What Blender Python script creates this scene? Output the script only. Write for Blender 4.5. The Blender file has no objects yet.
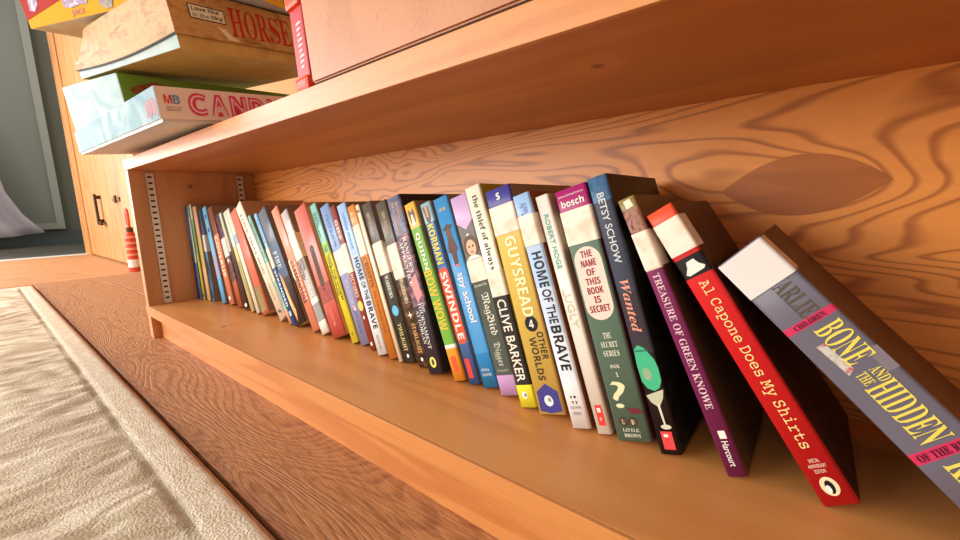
import bpy, bmesh, math, random
from mathutils import Vector, Matrix, noise
R = math.radians
C = bpy.context.scene.collection
random.seed(4)

# ------------------------------------------------------------------ camera, world, lights, exposure
YAW, PITCH, ROLL, FPX = 0.6825, -0.1573, 0.0286, 408.64
cd = bpy.data.cameras.new('camera'); cam = bpy.data.objects.new('camera', cd); C.objects.link(cam)
cd.sensor_width = 36; cd.lens = FPX / 960 * 36; cd.clip_start = 0.01
Rc = Matrix.Rotation(YAW, 3, 'Z') @ Matrix.Rotation(PITCH, 3, 'X') @ Matrix.Rotation(ROLL, 3, 'Y')
rt, fw, up = Rc.col[0], Rc.col[1], Rc.col[2]
M = Matrix.Identity(4)
for i in range(3):
    M[i][0], M[i][1], M[i][2] = rt[i], up[i], -fw[i]
M.translation = (1.1094, -0.2190, 0.1975)
cam.matrix_world = M
bpy.context.scene.camera = cam

w = bpy.data.worlds.new('room_light'); bpy.context.scene.world = w; w.use_nodes = True
bgn = w.node_tree.nodes['Background']; bgn.inputs[0].default_value = (1.0, 0.86, 0.68, 1); bgn.inputs[1].default_value = 0.42


def area(name, loc, target, sx, sy, power, col):
    l = bpy.data.lights.new(name, 'AREA'); l.shape = 'RECTANGLE'; l.size = sx; l.size_y = sy; l.energy = power; l.color = col
    o = bpy.data.objects.new(name, l); C.objects.link(o); o.location = loc
    o.rotation_euler = (Vector(target) - Vector(loc)).to_track_quat('-Z', 'Y').to_euler()
    return o


area('window_daylight', (-2.9, -1.25, 0.85), (0.3, 0.0, 0.1), 1.3, 1.5, 52, (0.95, 0.98, 1.0))
area('room_daylight', (-1.0, -2.4, 0.68), (0.35, 0.1, 0.1), 2.0, 1.1, 70, (1.0, 0.95, 0.88))
area('far_room_daylight', (-4.0, -0.6, 2.2), (-4.9, 0.2, 0.3), 0.8, 0.8, 5, (0.9, 0.95, 1.0))
vs = bpy.context.scene.view_settings
vs.view_transform = 'Standard'; vs.look = 'None'; vs.gamma = 1; vs.use_curve_mapping = False; vs.exposure = 0.5

# ------------------------------------------------------------------ materials


def lin(c):
    return tuple((v / 255 / 12.92) if v / 255 <= .04045 else ((v / 255 + .055) / 1.055) ** 2.4 for v in c) + (1,)


def new_mat(name):
    m = bpy.data.materials.new(name); m.use_nodes = True
    nt = m.node_tree; return m, nt, nt.nodes['Principled BSDF']


_mc = {}


def flat(c, rough=.5, metal=0, coat=0, emit=0):
    k = (tuple(c), rough, metal, coat)
    if k not in _mc:
        m, nt, b = new_mat('paint_%d_%d_%d' % tuple(c)); b.inputs['Specular IOR Level'].default_value = .28; b.inputs['Base Color'].default_value = lin(c)
        b.inputs['Roughness'].default_value = rough; b.inputs['Metallic'].default_value = metal
        b.inputs['Coat Weight'].default_value = coat; b.inputs['Coat Roughness'].default_value = .15
        _mc[k] = m
    return _mc[k]


def N(nt, t, **kw):
    n = nt.nodes.new(t)
    for k, v in kw.items():
        if k in ('inp',):
            for a, b in v.items(): n.inputs[a].default_value = b
        else: setattr(n, k, v)
    return n


def mapped(nt, scale, loc=(0, 0, 0), rot=(0, 0, 0)):
    tc = N(nt, 'ShaderNodeTexCoord'); mp = N(nt, 'ShaderNodeMapping')
    mp.inputs['Scale'].default_value = scale; mp.inputs['Location'].default_value = loc; mp.inputs['Rotation'].default_value = rot
    nt.links.new(tc.outputs['Object'], mp.inputs[0]); return tc, mp


def math_(nt, op, a, b=None, c=None):
    n = N(nt, 'ShaderNodeMath', operation=op)
    for i, v in enumerate((a, b, c)):
        if v is None: continue
        if isinstance(v, (int, float)): n.inputs[i].default_value = v
        else: nt.links.new(v, n.inputs[i])
    return n.outputs[0]


def ramp(nt, fac, stops):
    r = N(nt, 'ShaderNodeValToRGB'); el = r.color_ramp.elements
    while len(el) < len(stops): el.new(.5)
    for e, (p, c) in zip(el, stops): e.position = p; e.color = lin(c) if len(c) == 3 else c
    nt.links.new(fac, r.inputs[0]); return r.outputs[0]


def wood(name, light, dark, scale=(1, 6, 6), rings=6, nscale=1.5, fine=.35, rough=.4, bump=.15, knots=(), off=(0, 0, 0), sharp=.5, coat=0, distort=.4, fine_scale=60, line=(.25, .9), detail=1.6):
    """stretched noise read as growth rings, finer streaks over it, knots where asked"""
    m, nt, b = new_mat(name)
    tc, mp = mapped(nt, scale, off)
    n1 = N(nt, 'ShaderNodeTexNoise', inp={'Scale': nscale, 'Detail': detail, 'Roughness': .5, 'Distortion': distort}); nt.links.new(mp.outputs[0], n1.inputs['Vector'])
    v = n1.outputs[0]
    for (kx, ky, kz, kr) in knots:
        d = N(nt, 'ShaderNodeVectorMath', operation='DISTANCE'); nt.links.new(tc.outputs['Object'], d.inputs[0]); d.inputs[1].default_value = (kx, ky, kz)
        k = math_(nt, 'MULTIPLY', math_(nt, 'EXPONENT', math_(nt, 'MULTIPLY', d.outputs['Value'], -1 / (kr * 3))), .14)
        v = math_(nt, 'ADD', v, k)
    r = math_(nt, 'FRACT', math_(nt, 'MULTIPLY', v, rings))
    sm = N(nt, 'ShaderNodeMapRange', interpolation_type='SMOOTHERSTEP'); nt.links.new(r, sm.inputs[0])
    sm.inputs[1].default_value = line[0]; sm.inputs[2].default_value = line[1]
    edge = math_(nt, 'SUBTRACT', 1.0, math_(nt, 'MULTIPLY', math_(nt, 'GREATER_THAN', r, .86), math_(nt, 'MULTIPLY', math_(nt, 'SUBTRACT', r, .86), 7.1)))
    val = math_(nt, 'MULTIPLY', sm.outputs[0], edge)
    s2 = tuple(x * fine_scale / 6 for x in scale)
    tc2, mp2 = mapped(nt, s2)
    n2 = N(nt, 'ShaderNodeTexNoise', inp={'Scale': 4, 'Detail': 4, 'Roughness': .6}); nt.links.new(mp2.outputs[0], n2.inputs['Vector'])
    val2 = math_(nt, 'ADD', math_(nt, 'MULTIPLY', val, sharp), math_(nt, 'MULTIPLY', math_(nt, 'SUBTRACT', n2.outputs[0], .5), fine * 2))
    col = ramp(nt, math_(nt, 'ADD', val2, .12), [(0, light), (1, dark)])
    for (kx, ky, kz, kr) in knots:
        d = N(nt, 'ShaderNodeVectorMath', operation='DISTANCE'); nt.links.new(tc.outputs['Object'], d.inputs[0]); d.inputs[1].default_value = (kx, ky, kz)
        f = N(nt, 'ShaderNodeMapRange'); nt.links.new(d.outputs['Value'], f.inputs[0]); f.inputs[1].default_value = kr * .5; f.inputs[2].default_value = kr * 1.2; f.inputs[3].default_value = .75; f.inputs[4].default_value = 0
        mx = N(nt, 'ShaderNodeMix', data_type='RGBA'); nt.links.new(f.outputs[0], mx.inputs[0]); nt.links.new(col, mx.inputs[6]); mx.inputs[7].default_value = lin(tuple(int(x * .5) for x in dark)); col = mx.outputs[2]
    nt.links.new(col, b.inputs['Base Color']); b.inputs['Roughness'].default_value = rough; b.inputs['Coat Weight'].default_value = coat; b.inputs['Coat Roughness'].default_value = .25
    if bump:
        bp = N(nt, 'ShaderNodeBump', inp={'Strength': bump, 'Distance': .001}); nt.links.new(val2, bp.inputs['Height']); bp.invert = True; nt.links.new(bp.outputs[0], b.inputs['Normal'])
    return m


def blotch(name, cols, scale=40, rough=.45, stretch=(1, 1, 1), detail=2):
    k = ('b', name)
    if k in _mc: return _mc[k]
    m, nt, b = new_mat(name); tc, mp = mapped(nt, stretch)
    n = N(nt, 'ShaderNodeTexNoise', inp={'Scale': scale, 'Detail': detail, 'Roughness': .6, 'Distortion': .6}); nt.links.new(mp.outputs[0], n.inputs['Vector'])
    st = [(.3 + .4 * i / max(1, len(cols) - 1), c) for i, c in enumerate(cols)]
    nt.links.new(ramp(nt, n.outputs[0], st), b.inputs['Base Color']); b.inputs['Roughness'].default_value = rough; b.inputs['Specular IOR Level'].default_value = .28
    _mc[k] = m; return m


M_SHELF = wood('shelf_pine', (230, 160, 92), (208, 130, 66), scale=(1.1, 9, 9), rings=5, nscale=1.2, sharp=.4, fine=.2, rough=.4, bump=.04, coat=.1, knots=[(.32, .035, 0, .005)])
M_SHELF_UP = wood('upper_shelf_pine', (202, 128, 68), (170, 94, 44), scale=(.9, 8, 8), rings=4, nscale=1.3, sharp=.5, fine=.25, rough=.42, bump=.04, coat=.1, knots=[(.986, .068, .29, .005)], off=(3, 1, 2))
M_EDGE = wood('shelf_edge_pine', (214, 142, 80), (182, 104, 48), scale=(1.2, 20, 20), rings=4, nscale=1.5, sharp=.5, fine=.4, rough=.42, bump=.05, off=(1, 5, 2))
M_PANEL = wood('panel_pine', (210, 150, 100), (182, 120, 72), scale=(7, 7, .9), rings=4, nscale=1.6, sharp=.45, fine=.22, rough=.45, bump=.05, knots=[(0, .108, .258, .005)])
M_PLY = wood('plywood', (232, 150, 68), (164, 90, 32), scale=(1.25, 3, 5.2), rings=30, nscale=1.4, sharp=.75, fine=.22, rough=.45, bump=0, coat=.1, off=(2.3, 0, 1.7), distort=.55, fine_scale=40, line=(.5, .86), detail=2.6)
M_PATCH = wood('plywood_patch', (180, 104, 44), (150, 80, 30), scale=(1.2, 4, 9), rings=4, nscale=2, sharp=.4, fine=.3, rough=.42, bump=.02)
M_FLOOR = wood('floor_fir', (200, 142, 94), (130, 76, 42), scale=(1.0, 6.5, 6), rings=64, nscale=1.0, sharp=.36, fine=.95, rough=.5, bump=.8, distort=.8, off=(.4, .3, 0), fine_scale=70, knots=[(-.05, -.03, -.0727, .006)])
M_FLOOR_X = wood('floor_fir_crosswise', (214, 160, 110), (164, 106, 62), scale=(7, 1.5, 6), rings=12, nscale=1.4, sharp=.4, fine=.7, rough=.5, bump=.6, fine_scale=60)
M_CAB = wood('pine_board', (206, 148, 88), (168, 104, 54), scale=(8, 8, .7), rings=6, nscale=1.4, sharp=.6, fine=.35, rough=.45, bump=.1)
M_GAP = flat((70, 40, 22), .9)

# ------------------------------------------------------------------ mesh helpers


def obj(name, bm, mats, parent=None, loc=None, smooth=False):
    me = bpy.data.meshes.new(name); bm.normal_update(); bm.to_mesh(me); bm.free()
    for m in (mats if isinstance(mats, (list, tuple)) else [mats]): me.materials.append(m)
    if smooth:
        for p in me.polygons: p.use_smooth = True
    o = bpy.data.objects.new(name, me); C.objects.link(o)
    if parent: o.parent = parent
    if loc: o.location = loc
    return o


def thing(name, label, cat, loc=(0, 0, 0), group=None, mat=None):
    o = bpy.data.objects.new(name, None); C.objects.link(o); o.empty_display_size = .02
    if mat is not None: o.matrix_world = mat
    else: o.location = loc
    tag(o, label, cat, group); return o


def tag(o, label, cat, group=None):
    o['label'] = label; o['category'] = cat
    if group: o['group'] = group
    return o


def struct(o):
    o['kind'] = 'structure'; return o


def box(bm, x0, x1, y0, y1, z0, z1, mi=0, bev=0):
    vs_ = [bm.verts.new((x, y, z)) for x in (x0, x1) for y in (y0, y1) for z in (z0, z1)]
    fs = [(0, 1, 3, 2), (4, 6, 7, 5), (0, 4, 5, 1), (2, 3, 7, 6), (0, 2, 6, 4), (1, 5, 7, 3)]
    ff = [bm.faces.new([vs_[i] for i in f]) for f in fs]
    for f in ff: f.material_index = mi
    if bev:
        es = {e for f in ff for e in f.edges}
        r = bmesh.ops.bevel(bm, geom=list(es), offset=bev, segments=2, affect='EDGES', profile=.6)
        for f in r['faces']: f.material_index = mi
    return ff


def bx(x0, x1, y0, y1, z0, z1, bev=0):
    bm = bmesh.new(); box(bm, x0, x1, y0, y1, z0, z1, 0, bev); return bm


def hexa(bm, p, mi=0):
    """eight corners ordered like box()"""
    vs_ = [bm.verts.new(q) for q in p]
    ff = [bm.faces.new([vs_[i] for i in f]) for f in [(0, 1, 3, 2), (4, 6, 7, 5), (0, 4, 5, 1), (2, 3, 7, 6), (0, 2, 6, 4), (1, 5, 7, 3)]]
    for f in ff: f.material_index = mi
    return ff


def cyl(bm, p0, p1, r0, r1=None, n=16, mi=0):
    p0, p1 = Vector(p0), Vector(p1); r1 = r0 if r1 is None else r1
    q = (p1 - p0).to_track_quat('Z', 'Y').to_matrix()
    A = [bm.verts.new(p0 + q @ Vector((math.cos(2 * math.pi * i / n) * r0, math.sin(2 * math.pi * i / n) * r0, 0))) for i in range(n)]
    B = [bm.verts.new(p1 + q @ Vector((math.cos(2 * math.pi * i / n) * r1, math.sin(2 * math.pi * i / n) * r1, 0))) for i in range(n)]
    for i in range(n):
        bm.faces.new((A[i], A[(i + 1) % n], B[(i + 1) % n], B[i])).material_index = mi
    bm.faces.new(A[::-1]).material_index = mi; bm.faces.new(B).material_index = mi


_STY = {'sb': (0x1D400, 0x1D41A, 0x1D7CE), 'bold': (0x1D5D4, 0x1D5EE, 0x1D7EC), 'mono': (0x1D670, 0x1D68A, 0x1D7F6),
        'frak': (0x1D56C, 0x1D586, 0x1D7CE), 'bi': (0x1D468, 0x1D482, 0x1D7CE), 'script': (0x1D4D0, 0x1D4EA, 0x1D7CE)}


def styled(s, sty):
    if sty not in _STY: return s
    U, L, D = _STY[sty]; o = ''
    for ch in s:
        if 'A' <= ch <= 'Z': o += chr(U + ord(ch) - 65)
        elif 'a' <= ch <= 'z': o += chr(L + ord(ch) - 97)
        elif '0' <= ch <= '9': o += chr(D + ord(ch) - 48)
        else: o += ch
    return o


_tx = {}


def text_geo(s, sty='sans', thick=0.0):
    k = (s, sty, thick)
    if k not in _tx:
        c = bpy.data.curves.new('lettering', 'FONT'); c.body = styled(s, sty); c.offset = thick; c.resolution_u = 3
        o = bpy.data.objects.new('lettering', c); C.objects.link(o)
        dg = bpy.context.evaluated_depsgraph_get(); dg.update()
        me = bpy.data.meshes.new_from_object(o.evaluated_get(dg))
        co = [v.co.copy() for v in me.vertices]; fs = [tuple(p.vertices) for p in me.polygons]
        bpy.data.objects.remove(o); bpy.data.curves.remove(c); bpy.data.meshes.remove(me)
        x0, x1 = min(v.x for v in co), max(v.x for v in co); y0, y1 = min(v.y for v in co), max(v.y for v in co)
        _tx[k] = ([((v.x - x0) / (x1 - x0), (v.y - y0) / (y1 - y0)) for v in co], fs)
    return _tx[k]


def put_text(bm, s, o, u, v, mi, sty='sans', thick=0.0):
    """fill the parallelogram o, o+u (reading direction), o+v (letter height) with the text"""
    co, fs = text_geo(s, sty, thick); o, u, v = Vector(o), Vector(u), Vector(v)
    vs_ = [bm.verts.new(o + u * a + v * b) for a, b in co]
    for f in fs:
        try: bm.faces.new([vs_[i] for i in f]).material_index = mi
        except ValueError: pass


def poly(bm, pts, mi):
    bm.faces.new([bm.verts.new(p) for p in pts]).material_index = mi


# ------------------------------------------------------------------ the setting
FZ = -0.0727
bm = bmesh.new()
ys = [-2.6, -2.39, -2.17, -1.96, -1.745, -1.53, -1.317, -1.10, -.90, -.695, -.49, -.295, -.0935, .118, .33, .55]
for i in range(len(ys) - 1):
    box(bm, -1.357, 2.4, ys[i] + .0022, ys[i + 1] - .0022, FZ - .03, FZ, 0, .0015)
for x0, x1 in ((-1.66, -1.361), (-1.97, -1.664), (-2.3, -1.974), (-2.62, -2.304), (-2.93, -2.624)):
    box(bm, x0, x1 - .002, -2.6, .55, FZ - .03, FZ, 1, .0015)
box(bm, -2.93, 2.4, -2.6, .55, FZ - .06, FZ - .02, 2)
struct(obj('floor', bm, [M_FLOOR, M_FLOOR_X, M_GAP]))
struct(obj('trim_threshold', bx(-3.02, -2.93, -2.6, .29, FZ - .06, FZ + .004, .003), flat((235, 238, 236), .35)))
struct(obj('floor_far_room', bx(-5.2, -3.02, -2.6, 1.6, FZ - .06, FZ - .006), blotch('far_floor', [(92, 96, 92), (120, 118, 108)], 9)))
# far wall of the next room, its pale door and dark skirting
struct(obj('wall_far', bx(-5.2, -5.0, -2.6, 1.6, FZ, 3.2), flat((112, 116, 108), .7)))
struct(obj('baseboard_far', bx(-5.0, -4.97, -2.6, 1.6, FZ - .006, FZ + .135, .004), flat((92, 104, 108), .6)))
bm = bmesh.new(); box(bm, -5.0, -4.955, -1.3, .40, FZ + .15, 3.0, 0, .004)
box(bm, -4.955, -4.935, .34, .40, FZ + .15, 3.0, 1, .003); box(bm, -4.955, -4.935, -1.3, .34, FZ + .15, FZ + .21, 1, .003)
struct(obj('door_1', bm, [flat((146, 156, 152), .5), flat((176, 184, 178), .5)]))
# wall behind the cabinet and bookcase (hidden behind the boxes, closes the room)
struct(obj('wall_back', bx(-1.3, 2.4, .45, .55, FZ, 2.6), flat((196, 150, 104), .8)))

# ------------------------------------------------------------------ pine cabinet beside the opening
cab = thing('pine_cabinet', 'tall honey pine board cabinet with black door handle beside the far opening', 'cabinet', (-2.15, .287, FZ))
M_IRON = flat((70, 52, 36), .5, .6)
obj('body', bx(-.86, .83, .02, .45, 0.0, 2.4, .004), M_CAB, cab)
bm = bmesh.new()
for x0, x1 in ((-.86, -.70), (-.697, -.63)):
    box(bm, x0, x1 - .004, -.005, .02, .0, 2.4, 0, .004)
obj('door_frame', bm, M_CAB, cab)
dr = None
bm = bmesh.new()
xs = [-.62, -.40, -.13, .12, .40, .66, .83]
for i in range(6): box(bm, xs[i] + .001, xs[i + 1] - .003, 0.0, .02, .012, 2.38, 0, .004)
dr = obj('door', bm, M_CAB, cab)
bm = bmesh.new(); dx = .1; box(bm, dx - .165, dx - .135, -.03, -.018, .22, .40, 0, .005); box(bm, dx - .165, dx - .135, -.02, 0, .23, .25); box(bm, dx - .165, dx - .135, -.02, 0, .37, .39); box(bm, dx - .16, dx - .08, -.026, -.014, .215, .24, 0, .004)
obj('handle', bm, M_IRON, dr)
bm = bmesh.new(); box(bm, .30, .46, -.008, 0, .345, .365, 0, .002); cyl(bm, (.40, -.012, .335), (.40, -.012, .375), .008)
obj('hinge', bm, flat((120, 96, 64), .4, .8), dr)

# red and white canister standing behind the bookcase end
can = thing('canister', 'slim red canister with white stripes half hidden behind the bookcase end', 'canister', (-1.43, .255, FZ))
bm = bmesh.new()
cyl(bm, (0, 0, 0), (0, 0, .022), .028, mi=0)
cyl(bm, (0, 0, .022), (0, 0, .06), .026, mi=1)
for k in range(4):
    cyl(bm, (0, 0, .06 + k * .028), (0, 0, .078 + k * .028), .024, mi=0); cyl(bm, (0, 0, .078 + k * .028), (0, 0, .088 + k * .028), .024, mi=2)
cyl(bm, (0, 0, .172), (0, 0, .195), .024, .012, mi=0)
obj('body', bm, [flat((204, 70, 50), .4), flat((226, 222, 214), .5), flat((226, 150, 118), .4)], can)
bm = bmesh.new(); cyl(bm, (0, 0, .190), (0, 0, .213), .014); obj('valve', bm, flat((84, 50, 34), .5), can)
bm = bmesh.new()
pp = [Vector((-.006 + .016 * math.cos(a), 0, .255 + .043 * math.sin(a))) for a in [math.pi * (k / 11 * 1.5 - .25) for k in range(12)]]
for a, b_ in zip(pp, pp[1:]): cyl(bm, a, b_, .006, n=8)
cyl(bm, pp[-1], (-.004, 0, .205), .006, n=8); cyl(bm, pp[0], (.004, 0, .205), .006, n=8)
obj('handle', bm, flat((222, 84, 60), .4), can)

# lilac cloth hanging in the next room and a blue bag on its floor
bm = bmesh.new()
prof = []
for k in range(40):
    t = k / 39; prof.append((-4.72 + .06 * math.sin(t * 19) + .025 * math.sin(t * 47), -.95 + t * 1.02))
zs = [1.1, .75, .5, .3, .2, .12]
rows = []
for j, z in enumerate(zs):
    sp = 1 - .13 * max(0, (z - .15)) ; rows.append([bm.verts.new((x + .02 * j, -.95 + (y + .95) * (sp * (1 if j < 3 else 1 + .05 * (j - 2)))+ (0.0), z + FZ + .02 * math.sin(y * 9))) for x, y in prof])
for a, b_ in zip(rows, rows[1:]):
    for i in range(39): bm.faces.new((a[i], a[i + 1], b_[i + 1], b_[i]))
cl = obj('curtain', bm, flat((200, 198, 212), .85), smooth=True); sm = cl.modifiers.new('thickness', 'SOLIDIFY'); sm.thickness = .008
tag(cl, 'pale lilac cloth hanging in front of the grey door in the far room', 'cloth')
bm = bmesh.new(); box(bm, -4.93, -4.80, .62, .80, FZ - .006, FZ + .10, 0, .03)
tag(obj('bag', bm, flat((52, 86, 128), .7), smooth=True), 'small dark blue bag on the far room floor beside the cabinet edge', 'bag')

# ------------------------------------------------------------------ rug
def rug_mat(name, a, b_, scale, stretch):
    m, nt, p = new_mat(name); tc, mp = mapped(nt, stretch)
    n = N(nt, 'ShaderNodeTexNoise', inp={'Scale': scale, 'Detail': 3, 'Roughness': .65, 'Distortion': 1.2}); nt.links.new(mp.outputs[0], n.inputs['Vector'])
    nt.links.new(ramp(nt, n.outputs[0], [(.36, a), (.6, b_)]), p.inputs['Base Color']); p.inputs['Roughness'].default_value = .95
    tc2, mp2 = mapped(nt, (1, 1, 1)); n2 = N(nt, 'ShaderNodeTexNoise', inp={'Scale': 420, 'Detail': 2}); nt.links.new(mp2.outputs[0], n2.inputs['Vector'])
    bp = N(nt, 'ShaderNodeBump', inp={'Strength': .7, 'Distance': .003}); nt.links.new(n2.outputs[0], bp.inputs['Height']); nt.links.new(bp.outputs[0], p.inputs['Normal'])
    return m


RX0, RX1, RY0, RY1, RH = -1.235, 1.32, -1.35, -.099, .0105
st, sty_ = .006, .006


def rug_h(x, y):
    d = min(RY1 - y, x - RX0)
    e = min(1, max(0, d) / .006); h = RH * (e ** .4 if e < 1 else 1)
    if .036 < d < .044: h -= .0022
    if d > .044:
        q = Vector((x * 9 + 1.2 * noise.noise((x * 6, y * 6, 3)), y * 3.2, 0))
        h += .0042 * (min(1, abs(noise.noise(q * 2.1)) * 4.5) - .7) + .001 * noise.noise((x * 22, y * 9, 7)) + .0016 * noise.noise((x * 38, y * 18, 2))
    h += .0007 * noise.noise((x * 90, y * 90, 0))
    return FZ + max(0.001, h)


bm = bmesh.new()
xs = [RX0 + i * .0085 for i in range(int((RX1 - RX0) / .0085) + 1)]
yv = [RY1 - i * .004 for i in range(16)]
while yv[-1] > RY1 - .45: yv.append(yv[-1] - .0065)
while yv[-1] > RY0: yv.append(yv[-1] - .02)
g = [[bm.verts.new((x, y, rug_h(x, y))) for y in yv] for x in xs]
for i in range(len(xs) - 1):
    for j in range(len(yv) - 1):
        f = bm.faces.new((g[i][j], g[i][j + 1], g[i + 1][j + 1], g[i + 1][j])); f.smooth = True
        d = min(RY1 - .5 * (yv[j] + yv[j + 1]), xs[i] - RX0); f.material_index = 2 if .036 < d < .044 else (0 if d <= .036 else 1)
for col, flip in ((g, 0),):
    for i in range(len(xs) - 1):
        a, b_ = g[i][0], g[i + 1][0]; c1, c2 = bm.verts.new((a.co.x, a.co.y, FZ)), bm.verts.new((b_.co.x, b_.co.y, FZ)); bm.faces.new((a, b_, c2, c1))
    for j in range(len(yv) - 1):
        a, b_ = g[0][j], g[0][j + 1]; c1, c2 = bm.verts.new((a.co.x, a.co.y, FZ)), bm.verts.new((b_.co.x, b_.co.y, FZ)); bm.faces.new((b_, a, c1, c2))
rug = obj('rug', bm, [rug_mat('rug_border', (238, 228, 210), (222, 206, 182), 60, (1, 1, 1)), rug_mat('rug_field', (240, 230, 210), (192, 174, 148), 14, (2.2, .7, 1)), rug_mat('rug_line', (206, 192, 170), (184, 168, 146), 60, (1, 1, 1))])
tag(rug, 'cream embossed wool rug with plain border on the plank floor', 'rug')

# ------------------------------------------------------------------ bookcase
H, D, T = .29, .244, .0215
bc = thing('bookcase', 'low pine bookcase with plywood back holding the row of books', 'bookcase', (0, 0, FZ))
RX = 1.62
def part(name, bm, m, parent=bc):
    o = obj(name, bm, m, parent); o.matrix_parent_inverse = Matrix.Translation((0, 0, -FZ)) if parent is bc else Matrix.Identity(4); return o
part('side_panel', bx(-T, 0, 0, D + .012, FZ, H, .001), M_PANEL)
part('side_panel', bx(RX, RX + T, 0, D + .012, FZ, H, .001), M_PANEL)
bm = bx(0, RX, .002, D, -T, 0, .0006); part('bottom_shelf', bm, M_SHELF)
part('shelf_edge', bx(-T, RX + T, -.0012, .0019, -T, 0, .0005), M_EDGE)
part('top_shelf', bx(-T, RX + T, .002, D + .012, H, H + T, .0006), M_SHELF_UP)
part('top_edge', bx(-T, RX + T, -.0012, .0019, H, H + T, .0005), M_EDGE)
part('toe_kick', bx(0, RX, .016, .034, FZ, -T), M_EDGE)
bp_ = part('back_panel', bx(0, RX, D, D + .012, -T, H), M_PLY)
# boat shaped repair plug let into the plywood
bm = bmesh.new(); top, bot = [], []
for k in range(41):
    u = -1 + k / 20; top.append((1.098 + .059 * u, .206 + .0275 * (1 - u * u) + .003 * u)); bot.append((1.098 + .059 * u, .206 - .0255 * (1 - u * u) + .003 * u))
ring = top + bot[-2:0:-1]
f1 = [bm.verts.new((x, D - .0006, z)) for x, z in ring]; f0 = [bm.verts.new((x, D + .001, z)) for x, z in ring]
bm.faces.new(f1)
for i in range(len(ring)): bm.faces.new((f1[i], f1[i - 1], f0[i - 1], f0[i]))
pt_ = obj('wood_patch', bm, M_PATCH, bp_)
M_STEEL = flat((226, 222, 212), .3, .35); M_SLOT = flat((34, 26, 20), .8)
for y0, y1 in ((.028, .0415), (.206, .2195)):
    bm = bmesh.new(); box(bm, 0, .0035, y0, y0 + .0012, .002, .284); box(bm, 0, .0035, y1 - .0012, y1, .002, .284); box(bm, .0, .0015, y0, y1, .002, .284)
    for k in range(22):
        z = .012 + k * .0125; box(bm, .0013, .0017, y0 + .003, y1 - .003, z, z + .0038, 1)
    part('shelf_standard', bm, [M_STEEL, M_SLOT])

# ------------------------------------------------------------------ books
CREAM = (238, 226, 204)
M_PAGE = blotch('page_edges', [(222, 206, 176), (206, 186, 150)], 300, .9, (6, .1, .1))
M_STICK = blotch('spine_label', [(246, 238, 222), (242, 230, 212), (238, 206, 184)], 70, .4)
M_STICKW = flat((226, 222, 218), .3)
_used = {}


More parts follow.
